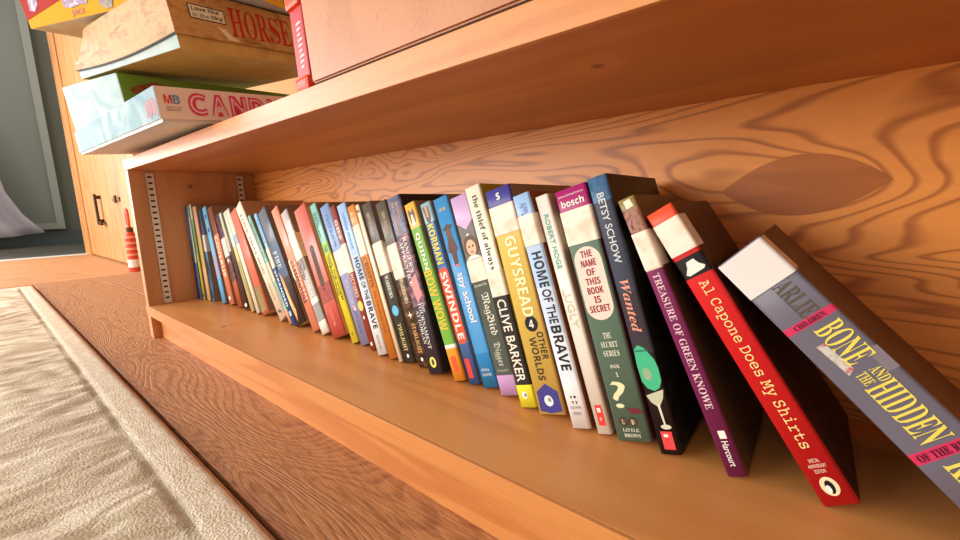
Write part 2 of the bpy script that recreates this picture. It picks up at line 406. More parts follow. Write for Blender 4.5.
def book(n, label, x, y, lean, w, h, bands, decos=(), texts=(), side=(150, 128, 104), depth=.125, stickers=(), hard=False, kind='paperback_book', group='books leaning in a row on the bottom shelf', head=None):
    th = R(lean)
    root = thing(kind, label, 'book', (x, y, 0.0002), group); root.rotation_euler = (0, -th, 0)
    mats, idx = [], {}

    def mi(c):
        m = c if isinstance(c, bpy.types.Material) else flat(c, .42, 0, .05)
        if m.name not in idx: idx[m.name] = len(mats); mats.append(m)
        return idx[m.name]
    # U shaped cover: outline points from the left board's fore edge round the spine to the right one
    r = min(.0022, w * .2); pts = [(0, depth)]
    tc_ = .0006 if not hard else .0022
    for k in range(4): a = math.pi / 2 * k / 3; pts.append((r - r * math.cos(a), r - r * math.sin(a)))
    for k in range(4): a = math.pi / 2 * k / 3; pts.append((w - r + r * math.sin(a), r - r * math.cos(a)))
    pts.append((w, depth))
    inn = [(tc_, depth), (tc_, tc_ * 2), (w - tc_, tc_ * 2), (w - tc_, depth)]
    cuts = sorted({0.0, 1.0} | {b_[0] for b_ in bands} | {b_[1] for b_ in bands})
    bm = bmesh.new(); L = [[bm.verts.new((px, py, h * (1 - t))) for px, py in pts] for t in cuts]
    for j in range(len(cuts) - 1):
        tm = .5 * (cuts[j] + cuts[j + 1]); col = bands[0][2]
        for b_ in bands:
            if b_[0] <= tm <= b_[1]: col = b_[2]
        for i in range(len(pts) - 1):
            f = bm.faces.new((L[j][i], L[j + 1][i], L[j + 1][i + 1], L[j][i + 1]))
            f.material_index = mi(col) if 0 < i < len(pts) - 2 else mi(side); f.smooth = 0 < i < len(pts) - 2
    for lev, z in ((L[0], h), (L[-1], 0)):
        I = [bm.verts.new((px, py, z)) for px, py in inn]
        m_ = mi(head if (head and lev is L[0]) else side)
        try:
            bm.faces.new(list(lev) + I[::-1] if lev is L[0] else I + list(lev)[::-1]).material_index = m_
        except ValueError: pass
    e = -.00012
    for dn, dc in enumerate(decos):
        k = dc[0]; ee = e - .00003 * dn
        P = lambda u, t: (u * w, ee, h * (1 - t))
        if k == 'oval':
            _, u, t, ru, rtv, c = dc; poly(bm, [P(u + ru * math.cos(a), t + rtv * math.sin(a)) for a in [2 * math.pi * q / 28 for q in range(28)]], mi(c))
        elif k == 'pill':
            _, u, t0, t1, ru, c = dc; rv = ru * w / h
            poly(bm, [P(u + ru * math.cos(a), t1 - rv + rv * math.sin(a)) for a in [math.pi * q / 10 for q in range(11)]] + [P(u + ru * math.cos(a), t0 + rv + rv * math.sin(a)) for a in [math.pi + math.pi * q / 10 for q in range(11)]], mi(c))
        elif k == 'rect': _, u0, u1, t0, t1, c = dc; poly(bm, [P(u0, t0), P(u1, t0), P(u1, t1), P(u0, t1)], mi(c))
        elif k == 'poly': poly(bm, [P(u, t) for u, t in dc[1]], mi(dc[2]))
    for (s, t0, t1, u, hf, c, sty) in texts:
        ee = e - .0003
        if t1 < 0:   # upright: width fraction hf, height -t1 (as a share of the book's height)
            put_text(bm, s, ((u - hf / 2) * w, ee, h * (1 - t0) + t1 * h), (hf * w, 0, 0), (0, 0, -t1 * h), mi(c), sty, .0)
        else:
            put_text(bm, s, ((u - hf / 2) * w, ee, h * (1 - t0)), (0, 0, -(t1 - t0) * h), (hf * w, 0, 0), mi(c), sty, .012 if sty == 'sans' else .0)
    obj('cover', bm, mats, root)
    zo = .002 if hard else .0004
    obj('page_block', bx(tc_ + .0002, w - tc_ - .0002, tc_ * 2 + .0002, depth - (.003 if hard else .0005), zo, h - zo), M_PAGE, root)
    for sk in stickers:
        t0, t1 = sk[0], sk[1]; bm = bmesh.new(); o_ = .0006
        sp = [(-.00012, .02)] + [((px - w / 2) * (1 + .00024 / w) + w / 2, py - o_) for px, py in pts[1:-1]] + [(w + .00012, .02)]
        A = [bm.verts.new((px, py, h * (1 - t0))) for px, py in sp]; B = [bm.verts.new((px, py, h * (1 - t1))) for px, py in sp]
        for i in range(len(sp) - 1): bm.faces.new((A[i], B[i], B[i + 1], A[i + 1]))
        obj('spine_label', bm, sk[2] if len(sk) > 2 else M_STICK, root)
    return root


K = (26, 24, 26); WH = (240, 238, 230); YE = (236, 206, 70)
art = lambda nm, *c: blotch(nm, list(c), 130)
S = {}
for ln in """1 .0062 0.0900 1.0 .0098 .2130
2 .0190 0.0920 2.11 .0068 .2138
3 .0312 0.0940 3.31 .0090 .2173
4 .0470 0.0970 5.11 .0185 .2118
5 .0700 0.1000 4.21 .0118 .2046
6 .1185 0.1030 13.5 .0229 .2128
7 .1505 .1060 16.2 .0265 .2132
8 .1950 .1060 18.9 .0262 .2004
9 .2300 .1060 21.3 .0215 .2078
10 .2585 .1060 23.0 .0178 .2117
11 .2835 .1060 24.8 .0150 .2195
12 .3105 .1060 27.1 .0310 .2163
13 .3800 .1060 34.38 .0277 .2451
14 .4141 .1060 33.22 .0098 .2228
15 .4263 .1060 29.67 .0118 .2180
16 .4403 .1060 28.58 .0333 .2175
18 .4921 .1060 27.79 .0237 .2209
19 .5194 .1060 27.23 .0235 .2137
20 .5508 .1060 23.42 .0381 .2116
21 .5939 .1106 23.24 .0174 .2192
22 .6133 .1123 21.89 .0247 .2137
23 .6405 .1089 20.6 .0143 .2128
24 .6665 .1021 19.59 .0208 .2125
25 .6902 .1021 19.43 .0168 .2103
26 .7086 .1029 19.42 .0076 .2127
27 .7171 .1055 19.22 .0210 .2120
28 .7427 .1060 18.22 .0208 .2119
29 .7683 .0991 16.16 .0238 .2150
30 .8066 .1012 19.34 .0181 .2104
31 .8262 .1046 18.37 .0167 .2094
32 .8442 .1072 17.83 .0220 .2134
33 .8701 .1039 16.97 .0240 .2130
34 .9008 .0951 16.76 .0193 .2222
35 .9220 .0944 15.87 .0292 .2166
36 .9584 .0903 16.70 .0177 .2121
37 .9797 .0946 16.90 .0131 .2111
38 .9971 .0953 16.21 .0285 .2140
39 1.0306 .0965 16.86 .0164 .2242
40 1.0763 .0962 23.34 .0132 .2142
41 1.1291 .0988 32.25 .0199 .2186
42 1.2120 .0900 44.60 .0310 .2130""".split('\n'):
    v = ln.split(); S[int(v[0])] = [float(q) for q in v[1:]]
_k = sorted(S)
for a_, b_ in zip(_k, _k[1:]):      # neighbours may touch but never cross
    xa, _, la, wa, ha = S[a_]; xb, _, lb, wb, hb_ = S[b_]
    za = ha * math.cos(R(la)) + wa * math.sin(R(la)); zb = hb_ * math.cos(R(lb)); z_ = min(za, zb) + .001
    gap = min(xb - xa, (xb - z_ * math.tan(R(lb))) - (xa - z_ * math.tan(R(la))))
    S[a_][3] = max(.005, min(wa, gap * math.cos(R(la)) - .0005))


def B(n, label, bands, **kw): return book(n, label, *S[n], bands, **kw)


B(1, depth=.10, label='thin book with blue and purple spine at the far end against the bookcase side', bands=[(0, .55, (74, 128, 196)), (.55, 1, (112, 62, 168))], decos=[('rect', .55, 1, .35, 1, (46, 52, 104))])
B(2, 'very thin pale cyan book turning bright blue at its foot', [(0, .12, (120, 200, 220)), (.12, .6, (226, 240, 236)), (.6, 1, (58, 156, 222))])
B(3, 'thin green book with yellow foot between cyan and peach spines', [(0, .15, (226, 232, 190)), (.15, .6, (120, 196, 140)), (.6, 1, (236, 226, 84))], decos=[('oval', .5, .95, .3, .02, (40, 90, 120)), ('oval', .5, .55, .4, .05, (230, 220, 90))])
B(4, 'thin peach and tan book right of the green and yellow one', [(0, .3, (234, 180, 152)), (.3, .65, (214, 190, 120)), (.65, 1, (234, 196, 152))])
B(5, 'teal blue book with white spine label and navy triangle low on spine', [(0, .28, (46, 84, 120)), (.28, 1, (84, 146, 184))], decos=[('poly', [(0, .5), (.85, .58), (.9, .8), (.1, .62)], (36, 62, 112)), ('poly', [(.3, .86), (.95, .96), (.2, .96)], (30, 58, 116))], stickers=[(.27, .45, M_STICKW)])
B(6, 'bright sky blue book with lavender middle and navy window near top', [(0, .5, (112, 186, 232)), (.5, .72, (158, 166, 212)), (.72, 1, (104, 182, 236))], decos=[('rect', .45, .85, .08, .26, (34, 62, 108)), ('rect', .58, .75, .12, .22, (190, 220, 236))], texts=[('OLYMPIANS', .44, .74, .5, .5, (200, 204, 230), 'sb')])
B(7, 'salmon orange book with white capital letters down its spine', [(0, .28, (132, 74, 52)), (.28, 1, (226, 138, 106))], texts=[('COVERUP', .3, .72, .5, .62, (250, 232, 214), 'bold')], decos=[('oval', .35, .93, .2, .02, WH)])
B(8, 'dark maroon illustrated book with white label and brick red foot', [(0, .28, art('night_plum', (54, 40, 58), (110, 84, 104))), (.28, .72, art('maroon_art', (62, 34, 36), (98, 52, 46), (150, 110, 96))), (.72, 1, (176, 88, 58))], stickers=[(.26, .46, M_STICKW)], decos=[('oval', .5, .5, .2, .02, WH)])
B(9, 'olive and dark brown book with white dot at the foot', [(0, .35, (96, 84, 70)), (.35, 1, (74, 54, 54))], decos=[('rect', 0, .55, .0, .4, (206, 204, 176)), ('oval', .5, .955, .3, .018, WH)])
B(10, 'olive cream book with faded green upper spine', [(0, .35, (214, 226, 204)), (.35, 1, (214, 204, 142))], decos=[('rect', .2, .8, .5, .8, (168, 160, 100))])
B(11, 'thin ivory white book left of the red one', [(0, .25, (216, 226, 206)), (.25, .34, (150, 176, 206)), (.34, 1, (244, 238, 220))])
B(12, 'coral red spined book with olive lower part beside the wide cream one', [(0, 1, (232, 112, 88))], decos=[('poly', [(0, .72), (.75, .74), (.85, .97), (0, .97)], (136, 118, 56))])
B(13, 'wide cream poetry book with thin dark lettering, leaning far over', [(0, 1, (246, 228, 206))], texts=[('LOVE THAT DOG', .08, .62, .42, .28, (120, 96, 84), 'sb'), ('CREECH', .70, .84, .42, .2, (150, 126, 110), 'sb')], decos=[('oval', .4, .93, .12, .014, K), ('oval', .62, .945, .1, .012, K)], side=(196, 160, 122))
B(14, 'narrow teal book with faded salmon lower half', [(0, .45, (126, 196, 184)), (.45, .62, (214, 206, 186)), (.62, .88, (140, 192, 180)), (.88, 1, (222, 168, 132))], texts=[('SILVERWING', .06, .4, .5, .4, (70, 110, 112), 'sans'), ('OPPEL', .66, .84, .5, .4, (206, 132, 112), 'sans')], side=(150, 132, 88))
B(15, 'blue book with pale blue head, cream label and pale capitals between teal and charcoal spines', [(0, .32, (134, 190, 236)), (.32, 1, (40, 98, 176))], texts=[('PROBST', .05, .28, .5, .4, (90, 140, 196), 'sans'), ('STRANDED', .52, .84, .5, .62, (214, 232, 246), 'bold')], stickers=[(.32, .50)], decos=[('rect', .2, .8, .88, .92, (176, 200, 228))])
B(16, 'charcoal blue book with an orange flame on its lower spine', [(0, .3, (78, 84, 96)), (.3, .6, (66, 92, 122)), (.6, 1, (60, 48, 46))], texts=[('FIRE', .36, .52, .45, .4, (206, 216, 222), 'bi')], decos=[('poly', [(.05, .52), (.3, .6), (.36, .75), (.5, .88), (.3, .97), (.1, .8)], (238, 164, 92)), ('poly', [(.1, .62), (.2, .68), (.26, .8), (.2, .9)], (250, 226, 168))])
B(18, 'salmon pink book with black and cream block lettering', [(0, .4, (244, 140, 104)), (.4, 1, (240, 150, 122))], texts=[('CLEMENTINE', .44, .78, .4, .42, (84, 44, 36), 'bold'), ('FOURTH', .46, .76, .78, .2, (250, 232, 206), 'bold')], decos=[('poly', [(0, .42), (.22, .42), (.22, .6), (0, .56)], (250, 224, 190))])
B(19, 'grey and white book with dark title, white foot', [(0, .18, (186, 178, 174)), (.18, .4, CREAM), (.4, .72, (190, 186, 182)), (.72, .76, WH), (.76, .9, (150, 148, 148)), (.9, 1, (240, 236, 226))], texts=[('UNITED', .41, .56, .3, .36, (70, 66, 68), 'bold'), ('TOPIC', .54, .72, .55, .36, (236, 232, 226), 'bold'), ('NOW', .41, .5, .75, .3, (70, 66, 68), 'bold')], stickers=[(.2, .40)])
B(20, 'brick red book with a long dark oval cartouche on its spine', [(0, .6, (206, 104, 88)), (.6, .74, art('brick_art', (176, 76, 66), (140, 62, 56))), (.74, 1, (198, 88, 76))], decos=[('pill', .5, .3, .62, .17, (74, 52, 42)), ('pill', .5, .32, .6, .12, (100, 76, 58)), ('oval', .5, .64, .07, .012, (74, 52, 42))], texts=[('THE GOLD CADILLAC', .34, .58, .5, .14, (58, 40, 34), 'sans'), ('BANTAM', .68, .72, .5, .1, (214, 140, 120), 'sans'), ('TAYLOR', .78, .92, .5, .18, (226, 138, 118), 'sb')], side=(224, 170, 110))
B(21, 'book with teal top and bright yellow spine, dark title', [(0, .28, (142, 208, 196)), (.28, .36, (172, 220, 130)), (.36, 1, (242, 230, 64))], texts=[('MARK', .06, .16, .65, .26, (74, 118, 112), 'bold'), ('GOLDBLATT', .06, .24, .34, .26, (74, 118, 112), 'bold'), ('THE TWERP', .30, .46, .55, .55, (80, 128, 60), 'bold'), ('FINDING', .45, .66, .35, .32, (54, 72, 56), 'sans'), ('THE WORM', .48, .7, .72, .28, (54, 72, 56), 'sans'), ('Y', .93, -.025, .5, .3, (110, 100, 40), 'sans')])
B(22, 'lavender blue book with cream label at mid spine', [(0, .34, (128, 158, 206)), (.34, .5, CREAM), (.5, 1, (150, 152, 196))], texts=[('PETERSON', .06, .3, .5, .34, (92, 124, 180), 'sb'), ('WINGFEATHER', .54, .74, .5, .4, (196, 200, 224), 'sb'), ('ON THE EDGE', .76, .92, .45, .2, (104, 108, 158), 'sans')], stickers=[(.33, .50)], decos=[('oval', .35, .74, .09, .012, (230, 90, 110)), ('oval', .55, .75, .09, .012, WH)])
B(23, 'maroon book with white lettering on a cream labelled spine', [(0, .27, (142, 66, 62)), (.27, .46, CREAM), (.46, 1, (154, 72, 52))], texts=[('GIFF', .1, .24, .5, .5, (236, 206, 196), 'bold'), ('PICTURES', .48, .64, .5, .55, (236, 198, 178), 'bold')], stickers=[(.28, .47)], decos=[('oval', .5, .70, .42, .035, (238, 206, 92)), ('oval', .5, .78, .12, .012, WH), ('oval', .5, .96, .14, .014, WH)])
B(24, 'pale blue to white book with black capitals, just left of the orange brown spine', [(0, .34, (164, 198, 238)), (.34, .5, (186, 208, 236)), (.5, .72, (212, 222, 238)), (.72, 1, (236, 238, 240))], texts=[('KATHERINE APPLEGATE', .06, .3, .5, .3, (112, 146, 196), 'sans'), ('HOME', .36, .51, .6, .5, K, 'bold'), ('OF THE', .52, .64, .6, .46, K, 'sans'), ('BRAVE', .65, .83, .6, .5, K, 'bold'), ('SQUARE FISH', .87, .97, .5, .2, (120, 120, 126), 'sans')])
B(25, 'orange brown book with orange head, cream label and dark lettering', [(0, .13, (224, 138, 66)), (.13, .32, CREAM), (.32, 1, (214, 134, 54))], texts=[('AVI', .04, .11, .5, .5, (236, 190, 134), 'bold'), ('CRISPIN', .34, .54, .5, .5, (122, 56, 26), 'sb'), ('THE CROSS OF LEAD', .56, .84, .5, .26, (150, 74, 30), 'sb')], stickers=[(.13, .33)])
B(26, 'narrow plain cream book between orange and charcoal spines', [(0, 1, (244, 234, 206))], decos=[('oval', .5, .04, .35, .01, (90, 80, 66))])
B(27, 'charcoal fantasy book with cream label and light blue circle', [(0, .25, (92, 86, 78)), (.25, .45, CREAM), (.45, 1, art('charcoal_forest', (52, 54, 50), (84, 84, 76)))], texts=[('ERIN HUNTER', .06, .2, .5, .3, (196, 178, 148), 'sb'), ('WARRIORS', .46, .6, .55, .36, (226, 222, 204), 'sb'), ('TWILIGHT', .76, .93, .5, .34, (214, 196, 130), 'sb')], stickers=[(.26, .45)], decos=[('oval', .5, .68, .3, .032, (98, 190, 232)), ('oval', .5, .96, .1, .012, WH)])
B(28, 'charcoal fantasy book with cream label and small white star', [(0, .26, (96, 90, 80)), (.26, .47, CREAM), (.47, 1, art('amber_dusk', (50, 44, 40), (86, 66, 50), (156, 104, 70)))], texts=[('ERIN HUNTER', .06, .2, .55, .3, (190, 160, 108), 'sb'), ('WARRIORS', .47, .62, .55, .36, (230, 214, 190), 'sb'), ('STARLIGHT', .74, .92, .55, .34, (214, 170, 110), 'sb')], stickers=[(.27, .46)], decos=[('poly', [(.5 + (.24 if k % 2 == 0 else .08) * math.sin(k * math.pi / 4), .69 - (.024 if k % 2 == 0 else .008) * math.cos(k * math.pi / 4)) for k in range(8)], WH), ('oval', .5, .955, .1, .012, WH)])
B(29, "tall dark night sky book with white serif title and yellow oval at foot", [(0, .22, art('sky_violet', (84, 78, 98), (120, 128, 160), (150, 110, 86))), (.22, .62, art('sky_plum', (62, 52, 68), (112, 84, 108), (190, 130, 130))), (.62, 1, (58, 54, 66))], texts=[('JOHN', .03, .13, .7, .2, (196, 150, 110), 'sb'), ('FLANAGAN', .03, .2, .4, .2, (190, 146, 112), 'sb'), ("RANGER'S", .23, .43, .66, .3, (236, 228, 224), 'sb'), ('APPRENTICE', .25, .5, .34, .24, (236, 228, 224), 'sb'), ('THE', .60, .66, .78, .15, (222, 216, 212), 'sb'), ('TOURNAMENT', .60, .86, .56, .24, (222, 216, 212), 'sb'), ('AT GORLAN', .64, .83, .3, .22, (222, 216, 212), 'sb')], decos=[('poly', [(.25, .48), (.8, .44), (.9, .56), (.5, .6)], (232, 150, 150)), ('oval', .5, .935, .22, .03, (236, 226, 100)), ('oval', .5, .935, .1, .018, (70, 66, 70))], side=(44, 38, 44))
B(30, 'green book with big yellow letters and a dog picture at the top', [(0, .14, (238, 190, 84)), (.14, .8, (116, 174, 62)), (.8, .82, WH), (.82, 1, (240, 156, 48))], texts=[('QUINN', .17, .38, .5, .46, WH, 'bold'), ('BOW WOW', .385, .72, .5, .72, (236, 192, 56), 'bold')], decos=[('poly', [(.2, .05), (.35, .03), (.5, .055), (.7, .03), (.8, .06), (.72, .11), (.5, .13), (.28, .11)], (84, 58, 46)), ('poly', [(.42, .065), (.58, .065), (.66, .12), (.5, .135), (.34, .12)], (240, 226, 210)), ('rect', .3, .72, .865, .95, (226, 90, 44))])
B(31, 'blue book with yellow capitals above white letters on a red strip', [(0, .11, (150, 190, 200)), (.11, .36, (58, 110, 168)), (.36, .78, (72, 120, 176)), (.78, 1, (66, 96, 150))], decos=[('poly', [(.2, .02), (.75, .02), (.8, .08), (.6, .115), (.3, .1)], (96, 76, 60)), ('poly', [(.4, .02), (.6, .02), (.6, .08), (.4, .08)], (196, 140, 90)), ('pill', .5, .36, .78, .46, (226, 84, 48)), ('rect', .2, .62, .86, .965, (220, 66, 56))], texts=[('KORMAN', .12, .34, .5, .6, (240, 218, 40), 'bold'), ('SWINDLE', .385, .755, .5, .58, WH, 'bold')])
B(32, 'bright blue book with white lowercase title under a dark graduation cap figure', [(0, .82, (70, 150, 210)), (.82, 1, (46, 132, 192))], decos=[('poly', [(.14, .165), (.5, .14), (.88, .155), (.56, .185)], (60, 42, 44)), ('oval', .5, .19, .2, .022, (96, 64, 56)), ('poly', [(.32, .21), (.68, .205), (.84, .28), (.68, .295), (.64, .35), (.36, .355), (.34, .295), (.16, .285)], (86, 56, 50)), ('rect', .34, .64, .355, .365, (226, 110, 120))], texts=[('STUART GIBBS', .055, -.016, .5, .5, YE, 'sans'), ('spy school', .40, .66, .52, .52, WH, 'sans'), ('SIMON &', .90, -.014, .45, .5, WH, 'sans'), ('SCHUSTER', .925, -.014, .5, .6, WH, 'sans')])
B(33, 'dark grey-green book with lavender head and foot, portrait and blackletter title', [(0, .13, (206, 172, 218)), (.13, .32, (112, 108, 106)), (.32, .42, CREAM), (.42, .9, (76, 84, 76)), (.9, 1, (200, 160, 214))], decos=[('poly', [(0, .125), (1, .125), (.5, .17)], (206, 172, 218)), ('oval', .5, .2, .07, .01, WH), ('oval', .54, .255, .42, .055, (96, 66, 52)), ('oval', .52, .262, .27, .04, (232, 182, 150)), ('oval', .42, .255, .05, .006, K), ('oval', .64, .255, .05, .006, K), ('oval', .52, .283, .08, .005, (190, 80, 70)), ('poly', [(.1, .318), (.35, .3), (.7, .3), (.98, .318)], (226, 226, 222))], texts=[('the name of the', .44, -.02, .5, .7, (206, 206, 190), 'frak'), ('MagBird', .49, .7, .55, .5, (222, 222, 206), 'frak'), ('Digger', .735, .855, .5, .44, (196, 198, 184), 'frak'), ('SCHOLASTIC', .87, -.012, .5, .6, (190, 196, 186), 'sans')], stickers=[(.33, .43)])
B(34, 'cream book with black lower half and yellow foot', [(0, .5, (246, 238, 216)), (.5, .9, (40, 36, 32)), (.9, 1, (238, 230, 60))], texts=[('the thief of always', .04, .38, .5, .42, (44, 40, 40), 'sb'), ('CLIVE BARKER', .515, .885, .5, .56, (240, 232, 216), 'sans')], stickers=[(.385, .50)], decos=[('oval', .45, .945, .16, .016, WH), ('oval', .5, .945, .07, .008, (120, 120, 60))], side=(176, 160, 44), head=(176, 160, 44))
B(35, 'wide gold book with cream capitals and a blue pentagon at the foot', [(0, .075, (72, 70, 150)), (.075, .2, CREAM), (.2, 1, (222, 190, 96))], texts=[('s', .02, -.03, .5, .14, WH, 'bold'), ('GUYSREAD', .215, .57, .56, .42, (248, 240, 190), 'bold'), ('4', .585, -.035, .56, .18, WH, 'bold'), ('OTHER', .64, .76, .78, .24, (70, 52, 36), 'bold'), ('WORLDS', .66, .85, .46, .26, (70, 52, 36), 'bold')], decos=[('oval', .56, .602, .24, .035, K), ('poly', [(.12, .9), (.5, .865), (.9, .9), (.92, .985), (.5, .995), (.1, .985)], (66, 62, 138)), ('oval', .5, .94, .16, .024, (236, 236, 232)), ('oval', .54, .935, .07, .01, (150, 160, 150))], stickers=[(.075, .2)])
B(36, 'pale blue to white book with large black capitals between gold and white spines', [(0, .09, (158, 196, 240)), (.09, .22, CREAM), (.22, .4, (178, 206, 240)), (.4, .6, (204, 218, 240)), (.6, .8, (226, 232, 242)), (.8, 1, (240, 240, 242))], texts=[('APPL', .035, .09, .5, .4, (110, 140, 190), 'sans'), ('HOME', .25, .4, .55, .56, K, 'bold'), ('OF THE', .41, .555, .55, .52, K, 'sans'), ('BRAVE', .565, .755, .55, .56, K, 'bold'), ('SQUARE', .905, -.013, .5, .6, (130, 130, 136), 'sans'), ('FISH', .93, -.013, .5, .4, (130, 130, 136), 'sans')], decos=[('rect', .34, .42, .862, .872, K), ('rect', .52, .64, .862, .872, K), ('poly', [(.34, .885), (.44, .885), (.42, .9)], K), ('poly', [(.54, .885), (.64, .885), (.62, .9)], K)], stickers=[(.09, .22)], side=(140, 72, 40))
B(37, 'narrow white book with teal capitals and a red mark at the foot', [(0, 1, (246, 240, 228))], texts=[('ROBERT HOGE', .08, .31, .5, .34, (84, 176, 168), 'sans'), ('UGLY', .42, .56, .5, .5, (212, 206, 186), 'sans')], decos=[('poly', [(.15, .415), (.3, .39), (.36, .42), (.24, .43)], (226, 204, 190)), ('rect', .3, .8, .88, .965, (228, 68, 56)), ('rect', .42, .66, .892, .91, WH), ('rect', .46, .6, .93, .945, (250, 170, 160))], side=(190, 176, 150))
MAG = (170, 44, 112); SAGE = (96, 124, 108)
B(38, 'sage green book with a pink title oval and magenta head', [(0, .085, MAG), (.085, .22, CREAM), (.22, 1, SAGE)], texts=[('pseudonymous', .02, -.012, .5, .8, (240, 214, 226), 'sans'), ('bosch', .042, -.028, .5, .72, WH, 'bold')] +
  [(s, .25 + i * .036, -.027, .5, wd, (146, 30, 54), 'bold') for i, (s, wd) in enumerate([('THE', .34), ('NAME', .46), ('OF', .26), ('THIS', .44), ('BOOK', .48), ('IS', .2), ('SECRET', .62)])] +
  [('THE', .575, -.022, .5, .24, (226, 226, 206), 'sb'), ('SECRET', .61, -.022, .5, .5, (226, 226, 206), 'sb'), ('SERIES', .645, -.022, .5, .48, (226, 226, 206), 'sb'), ('BOOK', .70, -.014, .5, .28, (226, 226, 206), 'sb'), ('1', .73, -.018, .5, .08, (226, 226, 206), 'sb'), ('?', .765, -.105, .42, .44, (222, 226, 178), 'sb'), ('L', .915, -.018, .32, .07, (226, 210, 170), 'sb'), ('B', .915, -.018, .6, .08, (226, 210, 170), 'sb'), ('LITTLE,', .95, -.014, .5, .5, (226, 222, 206), 'sb'), ('BROWN', .97, -.014, .5, .48, (226, 222, 206), 'sb')],
  decos=[('pill', .5, .235, .525, .42, (244, 214, 200)), ('poly', [(.5, .868), (.9, .872), (.96, .89), (.6, .893)], (110, 40, 56)), ('oval', .32, .924, .13, .0175, (44, 38, 34)), ('oval', .6, .924, .13, .0175, (44, 38, 34)), ('oval', .32, .924, .11, .0145, (96, 70, 56)), ('oval', .6, .924, .11, .0145, (96, 70, 56))], stickers=[(.085, .22)], side=(130, 46, 70))
B(39, 'tall dark navy book with a martini glass and green blob on its spine', [(0, .09, art('betsy_blue', (52, 84, 124), (84, 128, 168))), (.09, .42, (56, 62, 80)), (.42, .64, (56, 50, 60)), (.64, 1, (34, 26, 30))], texts=[('BETSY SCHOW', .06, .315, .5, .36, (206, 214, 220), 'sans'), ('Wanted', .375, .565, .5, .44, (234, 156, 134), 'bi')], decos=[('poly', [(.08, .625), (.3, .61), (.55, .62), (.72, .64), (.92, .665), (.99, .70), (.97, .74), (.8, .765), (.55, .775), (.25, .765), (.06, .74), (.03, .68)], (70, 186, 138)), ('rect', .1, .7, .628, .634, (40, 120, 96)), ('oval', .4, .715, .2, .022, (150, 178, 140)), ('poly', [(.08, .79), (.95, .77), (.84, .80), (.62, .826), (.46, .828), (.24, .815)], (196, 198, 168)), ('poly', [(.48, .822), (.6, .822), (.64, .895), (.56, .897)], (222, 220, 196)), ('oval', .62, .902, .24, .0085, (214, 212, 186)), ('rect', .28, .8, .918, .982, (228, 72, 72)), ('rect', .4, .6, .928, .938, WH)], side=art('betsy_side', (20, 12, 14), (30, 18, 20), (26, 60, 48)), depth=.13)
PUR = (124, 42, 92)
B(40, 'slim purple book with pale capitals leaning right of the navy one', [(0, .04, (150, 130, 80)), (.04, .14, art('gilt_plum', (110, 60, 66), (176, 130, 110), (96, 30, 60))), (.14, .27, CREAM), (.27, 1, PUR)], texts=[('TREASURE OF GREEN KNOWE', .285, .77, .5, .4, (232, 196, 206), 'sb'), ('Harcourt', .88, .965, .55, .34, WH, 'sans')], decos=[('poly', [(.3, .01), (.7, .006), (.78, .035), (.35, .04)], (236, 230, 206)), ('rect', .4, .75, .845, .872, WH)], stickers=[(.13, .265)], side=(92, 66, 42), depth=.12)
RED = (212, 34, 38)
B(41, 'red book with cream typewriter lettering leaning right of the purple one', [(0, .045, (232, 84, 52)), (.045, .165, CREAM), (.165, .18, (200, 30, 30)), (.18, .25, K), (.25, 1, RED)], texts=[('Al Capone Does My Shirts', .27, .83, .5, .46, (244, 220, 150), 'mono'), ('SPECIAL', .862, -.011, .5, .3, (250, 220, 200), 'sans'), ('ANNIVERSARY', .878, -.011, .5, .5, (250, 220, 200), 'sans'), ('EDITION', .894, -.011, .5, .3, (250, 220, 200), 'sans')], decos=[('poly', [(.15, .235), (.3, .215), (.36, .197), (.64, .194), (.72, .213), (.88, .228), (.8, .236), (.24, .242)], (240, 236, 226)), ('oval', .5, .945, .24, .028, (240, 222, 180)), ('oval', .5, .947, .12, .02, K), ('oval', .44, .953, .07, .012, WH)], stickers=[(.045, .165)], side=art('capone_side', (46, 22, 16), (92, 50, 34)), depth=.13)
LAV = (106, 102, 116); PK = (206, 52, 96); GOLD = (232, 214, 96)
B(42, 'thick grey hardcover with yellow capitals and pink bands leaning far over on the red book', [(0, .252, LAV), (.252, .274, PK), (.274, .655, LAV), (.655, .685, PK), (.685, 1, LAV)], texts=[('CHARLIE', .085, .25, .62, .36, (92, 82, 70), 'sb'), ('BONE', .29, .41, .66, .5, GOLD, 'sb'), ('AND', .435, .475, .7, .2, GOLD, 'sb'), ('THE', .435, .47, .46, .18, GOLD, 'sb'), ('HIDDEN', .475, .645, .55, .5, GOLD, 'sb'), ('KING', .70, .83, .55, .5, GOLD, 'sb'), ('CHILDREN', .256, -.014, .5, .6, (70, 20, 40), 'sb'), ('OF THE RED', .66, -.02, .5, .8, (70, 20, 40), 'sb')], stickers=[(.004, .134, flat((228, 224, 222), .2, 0, .6))], decos=[('poly', [(.25, .33), (.4, .33), (.45, .42), (.3, .43)], art('bone_art', (150, 146, 140), (206, 206, 196), (186, 80, 100))), ('rect', .8, 1, .39, .46, (126, 118, 128))], side=art('bone_side', (66, 38, 24), (98, 58, 36)), depth=.135, hard=True, kind='hardcover_book')

# ------------------------------------------------------------------ game boxes and other things on top of the bookcase


def rotm(pos, yaw, tilt, roll):
    return Matrix.Translation(pos) @ (Matrix.Rotation(R(yaw), 4, 'Z') @ Matrix.Rotation(R(tilt), 4, 'X') @ Matrix.Rotation(R(roll), 4, 'Y'))


M_FRONT_GLARE = blotch('front_glare_blue', [(96, 134, 150), (128, 160, 170), (170, 186, 188)], 14, .6)  # bluish glare of the lid's front face, painted into its colour
M_FRONT_GLARE.node_tree.nodes['Principled BSDF'].inputs['Specular IOR Level'].default_value = .12
